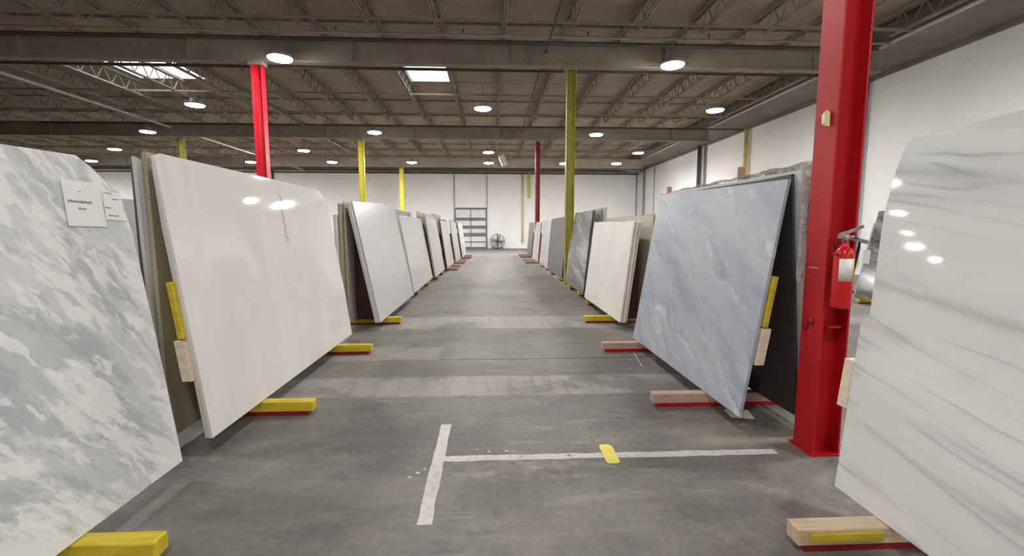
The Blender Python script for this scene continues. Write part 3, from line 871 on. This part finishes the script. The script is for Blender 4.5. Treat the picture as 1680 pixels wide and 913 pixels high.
# ---- right row
rack(1, -1.2, 2.37, (.2, 1.93), 'rack with bare timber skids under the nearest slab on the right', lean=5.7, tip=1.42, xb=1.85, xback=2.26, wood='palewood', timber='wood', t=.055)
slab(1, [(-1.2, 0), (2.22, 0), (2.24, .90), (2.195, .942), (2.22, 1.474), (2.195, 1.68), (2.165, 1.80), (2.13, 1.83), (2.07, 1.83), (1.67, 1.77), (1.2, 1.72), (-1.2, 1.60)], 1.85, 5.7, 's_banded', 'large white slab with long grey veins filling the right foreground')
slab(1, [(-1.2, 0), (2.20, 0), (2.21, .88), (2.17, .95), (2.15, 1.76), (2.10, 1.835), (1.95, 1.835), (1.80, 1.85), (1.68, 1.855), (-1.2, 1.9)], 1.85, 5.7, 's_plain2', 'white slab whose top rises just behind the nearest right slab', off=.03)
rack_paint = thing('painted_offcut', 'yellow-sided timber strip along the nearest right skid', 'timber', (1.47, 1.872, 0))
b = new_bm(); box(b, .0, .35, .0, .012, .062, .098); finish('strip', b, 'yellowwood', rack_paint)

rack(1, 3.10, 5.6, (3.67, 5.42), 'rack with bare timber skids and red posts under the blue slab', lean=8.9, tip=1.37, xb=1.82, xback=2.155, wood='palewood', timber='pinkwood', t=.028, steel='red')
slab(1, [(3.115, 0), (5.60, 0), (5.60, 1.80), (5.56, 1.825), (3.13, 1.755)], 1.82, 8.9, 's_blue', 'large blue-grey marbled slab on the right')
slab(1, rag([(3.12, 0), (5.6, 0), (5.6, 1.80), (3.15, 1.78)], .004, .3, 11), 2.262, -4.3, 's_char', 'charcoal slab facing the blue slab across the rack', t=.02)
slab(1, rag([(3.05, 0), (5.7, 0), (5.7, 1.84), (3.08, 1.80)], .004, .3, 12), 2.284, -4.3, 's_plain2', 'pale slab edge right behind the charcoal slab, wrapped in film', t=.03)
slab(1, rag([(3.10, 0), (5.6, 0), (5.6, 1.82), (3.12, 1.80)], .004, .3, 13), 2.318, -4.3, 's_plain2', 'pale slab edge in the bundle behind the blue slab', t=.018)
slab(1, rag([(3.12, 0), (5.6, 0), (5.6, 1.82), (3.14, 1.78)], .004, .3, 14), 2.346, -4.3, 's_tan', 'brownish slab edge next to the red column, behind the blue slab', t=.022)
slab(1, rag([(3.14, 0), (5.2, 0), (5.2, 1.80), (3.16, 1.77)], .004, .3, 15), 2.378, -4.3, 's_pink', 'outermost brown-pink slab of the bundle behind the blue slab', t=.022)

rack(1, 6.6, 9.1, (7.15, 8.9), 'rack with yellow skids under the thick cream bundle on the right', lean=6.7, xb=1.92, xback=2.3, tip=(1.5, 1.92), t=.125, planks=False, endplate=1.45, steel='darkred')
for k, (mt, lb) in enumerate((('s_cream', 'rough cream slab facing the aisle, front of the thick right bundle'), ('s_beige', 'second slab edge in the thick cream bundle on the right'), ('s_cream', 'third slab edge in the thick cream bundle on the right'), ('s_beige', 'hindmost slab edge in the thick cream bundle on the right'))):
    slab(1, rag(rect(6.56 - .012 * (k % 2), 9.12, 1.515 - .006 * k, 1.55), .006, .2, 20 + k), 1.92, 6.7, mt, lb, t=.026, off=.0285 * k)
slab(1, rag(rect(6.5, 9.4, 1.60), .004, .3, 31), 2.32, 1.5, 's_beige', 'tall beige slab standing behind the thick cream bundle', t=.03)
slab(1, rag(rect(6.4, 9.3, 1.62), .004, .3, 32), 2.36, 1.5, 's_tan', 'tan slab outermost behind the thick cream bundle', t=.03)

rack(1, 9.6, 11.8, (10.1, 11.3), 'rack under the dark marbled slab on the right', lean=5.9, xb=1.98, xback=2.3, tip=1.97, planks=False)
slab(1, rag([(9.58, 0), (11.90, 0), (11.85, .9), (11.55, 1.82), (9.6, 1.82)], .006, .25, 41), 1.98, 5.9, 's_storm', 'dark grey marbled slab just right of the olive column')
slab(1, rag(rect(9.55, 11.7, 1.80), .006, .25, 42), 1.98, 5.9, 's_char', 'black slab edge directly behind the dark marbled slab', off=.03)
slab(1, rag(rect(9.7, 11.3, 1.84), .004, .25, 43), 2.32, 1.5, 's_midgrey', 'light grey slab top behind the dark marbled slab', t=.03)
slab(1, rag(rect(9.5, 11.0, 1.86), .004, .25, 44), 2.36, 1.5, 's_beige', 'beige slab outermost behind the dark marbled slab', t=.05)

rack(1, 12.6, 15.8, (13.2, 15.2), 'rack under the plain grey slab left of the olive column', lean=5, xb=2.02, xback=2.35, tip=2.01, planks=False)
slab(1, rect(12.75, 15.9, 1.78), 2.02, 5, 's_grey', 'plain dark grey slab just left of the olive column foot')
slab(1, rect(12.65, 15.8, 1.74), 2.02, 5, 's_char', 'black slab behind the plain dark grey slab', off=.03)
slab(1, rect(12.55, 15.7, 1.80), 2.02, 5, 's_beige', 'beige slab edge, third in the bundle left of the olive column', off=.06)
rack(1, 16.3, 19.0, (16.9, 18.4), 'rack under the whitish slab beyond the plain grey one', lean=5, xb=2.05, xback=2.4, tip=2.03, planks=False)
slab(1, rect(16.3, 18.9, 1.78), 2.04, 5, 's_plain2', 'whitish slab beyond the plain dark grey slab on the right')
slab(1, rect(16.25, 18.9, 1.72), 2.04, 5, 's_midgrey', 'grey slab edge behind the whitish far right slab', off=.03)
rack(1, 19.8, 22.2, (20.4, 21.8), 'rack with reddish skids under the far pinkish slab', lean=5, xb=2.05, xback=2.4, tip=1.55, planks=False, timber='pinkwood')
slab(1, rect(19.6, 22.1, 1.76), 2.03, 5, 's_pink', 'far pinkish white slab at the foot of the dark red column')
slab(1, rect(19.6, 22.0, 1.72), 2.03, 5, 's_char', 'dark slab edge behind the far pinkish slab', off=.03)
rack(1, 24.0, 27.0, (24.6, 26.2), 'last rack down the right of the aisle', lean=5, xb=2.15, xback=2.5, tip=1.6, planks=False, timber='brownwood')
slab(1, rect(24.0, 27.0, 1.80), 2.15, 5, 's_grey', 'farthest grey slab on the right of the aisle')

# right wall rack, glimpsed between the red column and the nearest right slab
rack(1, 7.5, 9.1, (7.8, 8.8), 'rack holding grey slabs, glimpsed right of the red column', lean=12, xb=7.5, xback=8.15, tip=7.52, xend=8.4, planks=False)
slab(1, rag(rect(7.4, 8.88, 1.80), .006, .25, 51), 7.5, 12, 's_storm', 'grey mottled slab glimpsed right of the fire extinguisher')
slab(1, rag(rect(7.4, 8.95, 1.55), .006, .25, 52), 7.5, 12, 's_midgrey', 'grey slab edge beyond the mottled one, right of the fire extinguisher', off=.03)
t = thing('display_board', 'upright white board standing far behind the fire extinguisher', 'board', (8.32, 10.2, 0), (0, 0, D(35)))
b = new_bm(); box(b, -.42, .42, -.02, .02, .12, 1.93); finish('panel', b, 'paper', t, .004)
for s in (-1, 1):
    b = new_bm(); box(b, s * .36 - .03, s * .36 + .03, -.18, .18, 0, .05); box(b, s * .36 - .02, s * .36 + .02, -.02, .02, .05, .12); finish('foot', b, 'blackrub', t)

# wooden spacers sticking up between the slabs
def spacer(x, y, z0, z1, w_, mat, label, rot=(0, 0, 0)):
    b = new_bm(); box(b, -w_ / 2, w_ / 2, -.022, .022, 0, z1 - z0)
    o = finish('wooden_spacer', b, mat, None, .003, loc=(x, y, z0), rot=rot); return tag(o, label, 'spacer')
spacer(2.155, 3.85, 1.945, 2.04, .045, 'brownwood', 'brown wooden stick standing above the near half of the blue slab')
spacer(2.155, 5.42, 1.945, 2.02, .045, 'brownwood', 'small brown wooden stick above the far end of the blue slab')
spacer(2.15, 1.70, 1.80, 2.03, .05, 'brownwood', 'brown stick end above the nearest right slab at the frame edge', (0, D(20), 0))

# crumpled film over the bundle behind the blue slab
def film_sheet(name, label, pts_fn, nu, nv, seed):
    rnd = random.Random(seed); b = new_bm(); g = []
    for i in range(nu + 1):
        row = []
        for j in range(nv + 1):
            p = Vector(pts_fn(i / nu, j / nv)); a = .006
            row.append(b.verts.new(p + Vector((rnd.uniform(-a, a), rnd.uniform(-a, a), rnd.uniform(0, a)))))
        g.append(row)
    for i in range(nu):
        for j in range(nv):
            f = b.faces.new((g[i][j], g[i + 1][j], g[i + 1][j + 1], g[i][j + 1])); f.smooth = True
    o = finish(name, b, 'film'); s = o.modifiers.new('thickness', 'SOLIDIFY'); s.thickness = .001
    return tag(o, label, 'plastic film')
def drape(u, v):
    # over the top edge, from the aisle side (v=0) to the far side (v=1)
    y = 3.04 + u * 2.5
    z = 1.972 - .004 * u
    if v < .75: return (2.20 + v / .75 * .09, y, z + .006 * math.sin(u * 40))
    return (2.30, y, z - .05 * (v - .75) / .25)
film_sheet('plastic_film', 'crumpled clear film draped over the bundle behind the blue slab', drape, 44, 12, 3)
def drape2(u, v):
    return (2.12 + .16 * v, 3.02 - .008 * math.sin(v * 9), 1.955 - u * (.50 + .35 * math.sin(v * 5 + 1)))
film_sheet('plastic_film', 'hanging film over the near edges of the bundle beside the red column', drape2, 24, 12, 4)

# ------------------------------------------------------------------ labels on the first slab
def label_sheet(name, label, y, v, w_, h_, lean, xb, tilt, proud, text_rows):
    th = D(lean) * -1
    zx = Vector((math.sin(th), 0, math.cos(th))); xx = Vector((0, 1, 0)); yy = zx.cross(xx)
    m = Matrix((xx, yy, zx)).transposed().to_4x4()
    m.translation = Vector((-xb, 0, .125)) + xx * y + zx * v - yy * proud
    m = m @ Matrix.Rotation(tilt, 4, 'Y')
    t = thing(name, label, 'label'); t.matrix_world = m
    b = new_bm(); prism(b, [(0, 0), (w_, .0), (w_ - .004, h_), (.006, h_)], -.001, .001); finish('sheet', b, 'paper', t)
    rnd = random.Random(3)
    for (x0, x1, z, hh) in text_rows:
        b = new_bm(); x = x0
        while x < x1:
            l = rnd.uniform(.006, .016); box(b, x, min(x + l, x1), -.0022, -.0012, z, z + hh * rnd.uniform(.7, 1)); x += l + .004
        finish('print', b, 'ink', t)
    return t
label_sheet('paper_label', 'white printed paper label on the nearest left slab', 2.262, 1.405, .215, .225, 6.74, 1.85, D(1), .004,
            [(.02, .15, .115, .014), (.07, .11, .082, .011), (.085, .10, .17, .006)])
label_sheet('paper_label', 'smaller grey-white label hanging past the corner of the nearest left slab', 2.484, 1.44, .125, .150, 6.74, 1.85, D(2), .002,
            [(.02, .06, .14, .008), (.06, .10, .11, .007), (.01, .04, .06, .010), (.02, .08, .02, .008)])

# ------------------------------------------------------------------ floor markings
def flat(name, label, cat, poly, mat, h_=.0015, z=0.0):
    b = new_bm()
    lo = [b.verts.new((x, y, z)) for x, y in poly]; hi = [b.verts.new((x, y, z + h_)) for x, y in poly]
    b.faces.new(lo[::-1]); b.faces.new(hi)
    n = len(poly)
    for i in range(n): b.faces.new((lo[i], lo[(i + 1) % n], hi[(i + 1) % n], hi[i]))
    return tag(finish(name, b, mat), label, cat)
def wavy(x0, x1, ya, yb, n, a, seed):
    r = random.Random(seed)
    top = [(x0 + (x1 - x0) * k / n, yb + r.uniform(-a, a)) for k in range(n + 1)]
    bot = [(x0 + (x1 - x0) * k / n, ya + r.uniform(-a, a)) for k in range(n + 1)]
    return bot + top[::-1]
flat('painted_line', 'short worn white stripe painted along the aisle', 'floor marking', [(y_, x_) for x_, y_ in wavy(2.175, 3.375, -.388, -.312, 14, .004, 2)], 'linepaint')
line = flat('painted_line', 'long worn white stripe painted across the aisle to the red column', 'floor marking', wavy(-.312, 1.93, 2.805, 2.875, 26, .006, 5), 'linepaint')
flat('painted_line', 'faint thin white scratch line beside the blue slab', 'floor marking', [(1.66, 4.78), (1.672, 4.78), (1.755, 5.35), (1.745, 5.35)], 'linepaint')
tp = [(.742, 2.755), (.754, 2.730), (.812, 2.726), (.832, 2.742), (.836, 2.955), (.822, 2.985), (.762, 2.988), (.746, 2.965)]
flat('tape_piece', 'yellow strip of tape lying across the long white floor line', 'tape', tp, 'ytape', .002, .0018)
flat('paper_scrap', 'pale scrap of sheet on the floor under the near foot of the blue slab', 'paper', [(1.93, 3.40), (2.10, 3.36), (2.14, 3.54), (1.95, 3.56)], 'paper', .002)
for k, (x, y, r_) in enumerate(((-.02, 2.93, .010), (.10, 2.93, .012), (-.10, 2.96, .006), (-.46, 2.68, .012), (-.42, 2.72, .009), (-.50, 2.63, .010))):
    pl = [(x + r_ * (1 + .4 * math.sin(i * 2.3 + k)) * math.cos(i * PI / 4), y + r_ * math.sin(i * PI / 4)) for i in range(8)]
    flat('paint_spot', 'small white paint spot on the floor beside the painted stripes', 'paint spot', pl, 'linepaint', .001)['group'] = 'paint spots by the stripes'

# ------------------------------------------------------------------ fire extinguisher
fx = thing('fire_extinguisher', 'red fire extinguisher with a white label hanging on the large red column', 'extinguisher', (2.198, 2.705, 1.01))
b = new_bm(); lathe(b, [(.040, 0), (.052, .004), (.056, .02), (.056, .325), (.052, .352), (.040, .374), (.024, .388), (.019, .41), (.019, .425)], 32); finish('cylinder', b, 'extred', fx)
def curved(name, a0, a1, z0, z1, r, mat):
    b = new_bm(); n = 12; i_, o_ = [], []
    for k in range(n + 1):
        a = a0 + (a1 - a0) * k / n
        i_.append([b.verts.new((r * math.cos(a), r * math.sin(a), z)) for z in (z0, z1)])
    for k in range(n): f = b.faces.new((i_[k][0], i_[k + 1][0], i_[k + 1][1], i_[k][1])); f.smooth = True
    o = finish(name, b, mat, fx); s = o.modifiers.new('thickness', 'SOLIDIFY'); s.thickness = .0008; s.offset = 1
    return o
curved('instruction_label', D(-150), D(-78), .175, .315, .0572, 'paper')['label'] = 'white instruction label'
curved('label_edge', D(-77), D(-62), .175, .315, .0572, 'ytape')['label'] = 'yellow label edge'
b = new_bm(); tube(b, [(0, 0, .42), (0, 0, .462)], .02, 14); tube(b, [(0, 0, .445), (.045, -.01, .445)], .012, 10); finish('valve', b, 'chrome', fx)
b = new_bm(); bar(b, (-.06, -.02, .452), (.02, 0, .445), .026, .016); bar(b, (.02, 0, .447), (.125, -.03, .415), .024, .012); finish('carry_handle', b, 'chrome', fx, .002)
b = new_bm(); bar(b, (-.04, 0, .462), (.02, 0, .478), .020, .012); bar(b, (.02, 0, .478), (.095, -.02, .515), .020, .010); finish('lever', b, 'chrome', fx, .002)
b = new_bm(); lathe(b, [(.016, 0), (.016, .012), (.001, .013)], 14, Matrix.Translation((-.012, -.02, .44)) @ Matrix.Rotation(PI / 2, 4, 'X')); finish('gauge', b, 'chrome', fx)
b = new_bm(); tube(b, [(.05, -.012, .445), (.085, -.01, .43), (.092, 0, .38), (.078, .01, .25), (.066, .015, .14)], .009, 10); finish('hose', b, 'blackrub', fx)
b = new_bm(); box(b, .060, .105, -.055, -.053, .29, .375, Matrix.Rotation(.05, 4, 'Y')); finish('inspection_tag', b, 'paper', fx)
b = new_bm(); box(b, -.060, .060, -.02, .02, .335, .35); box(b, -.02, .02, .05, .065, .25, .42); box(b, -.02, .02, .02, .06, .335, .35); finish('bracket', b, 'darkred', fx)
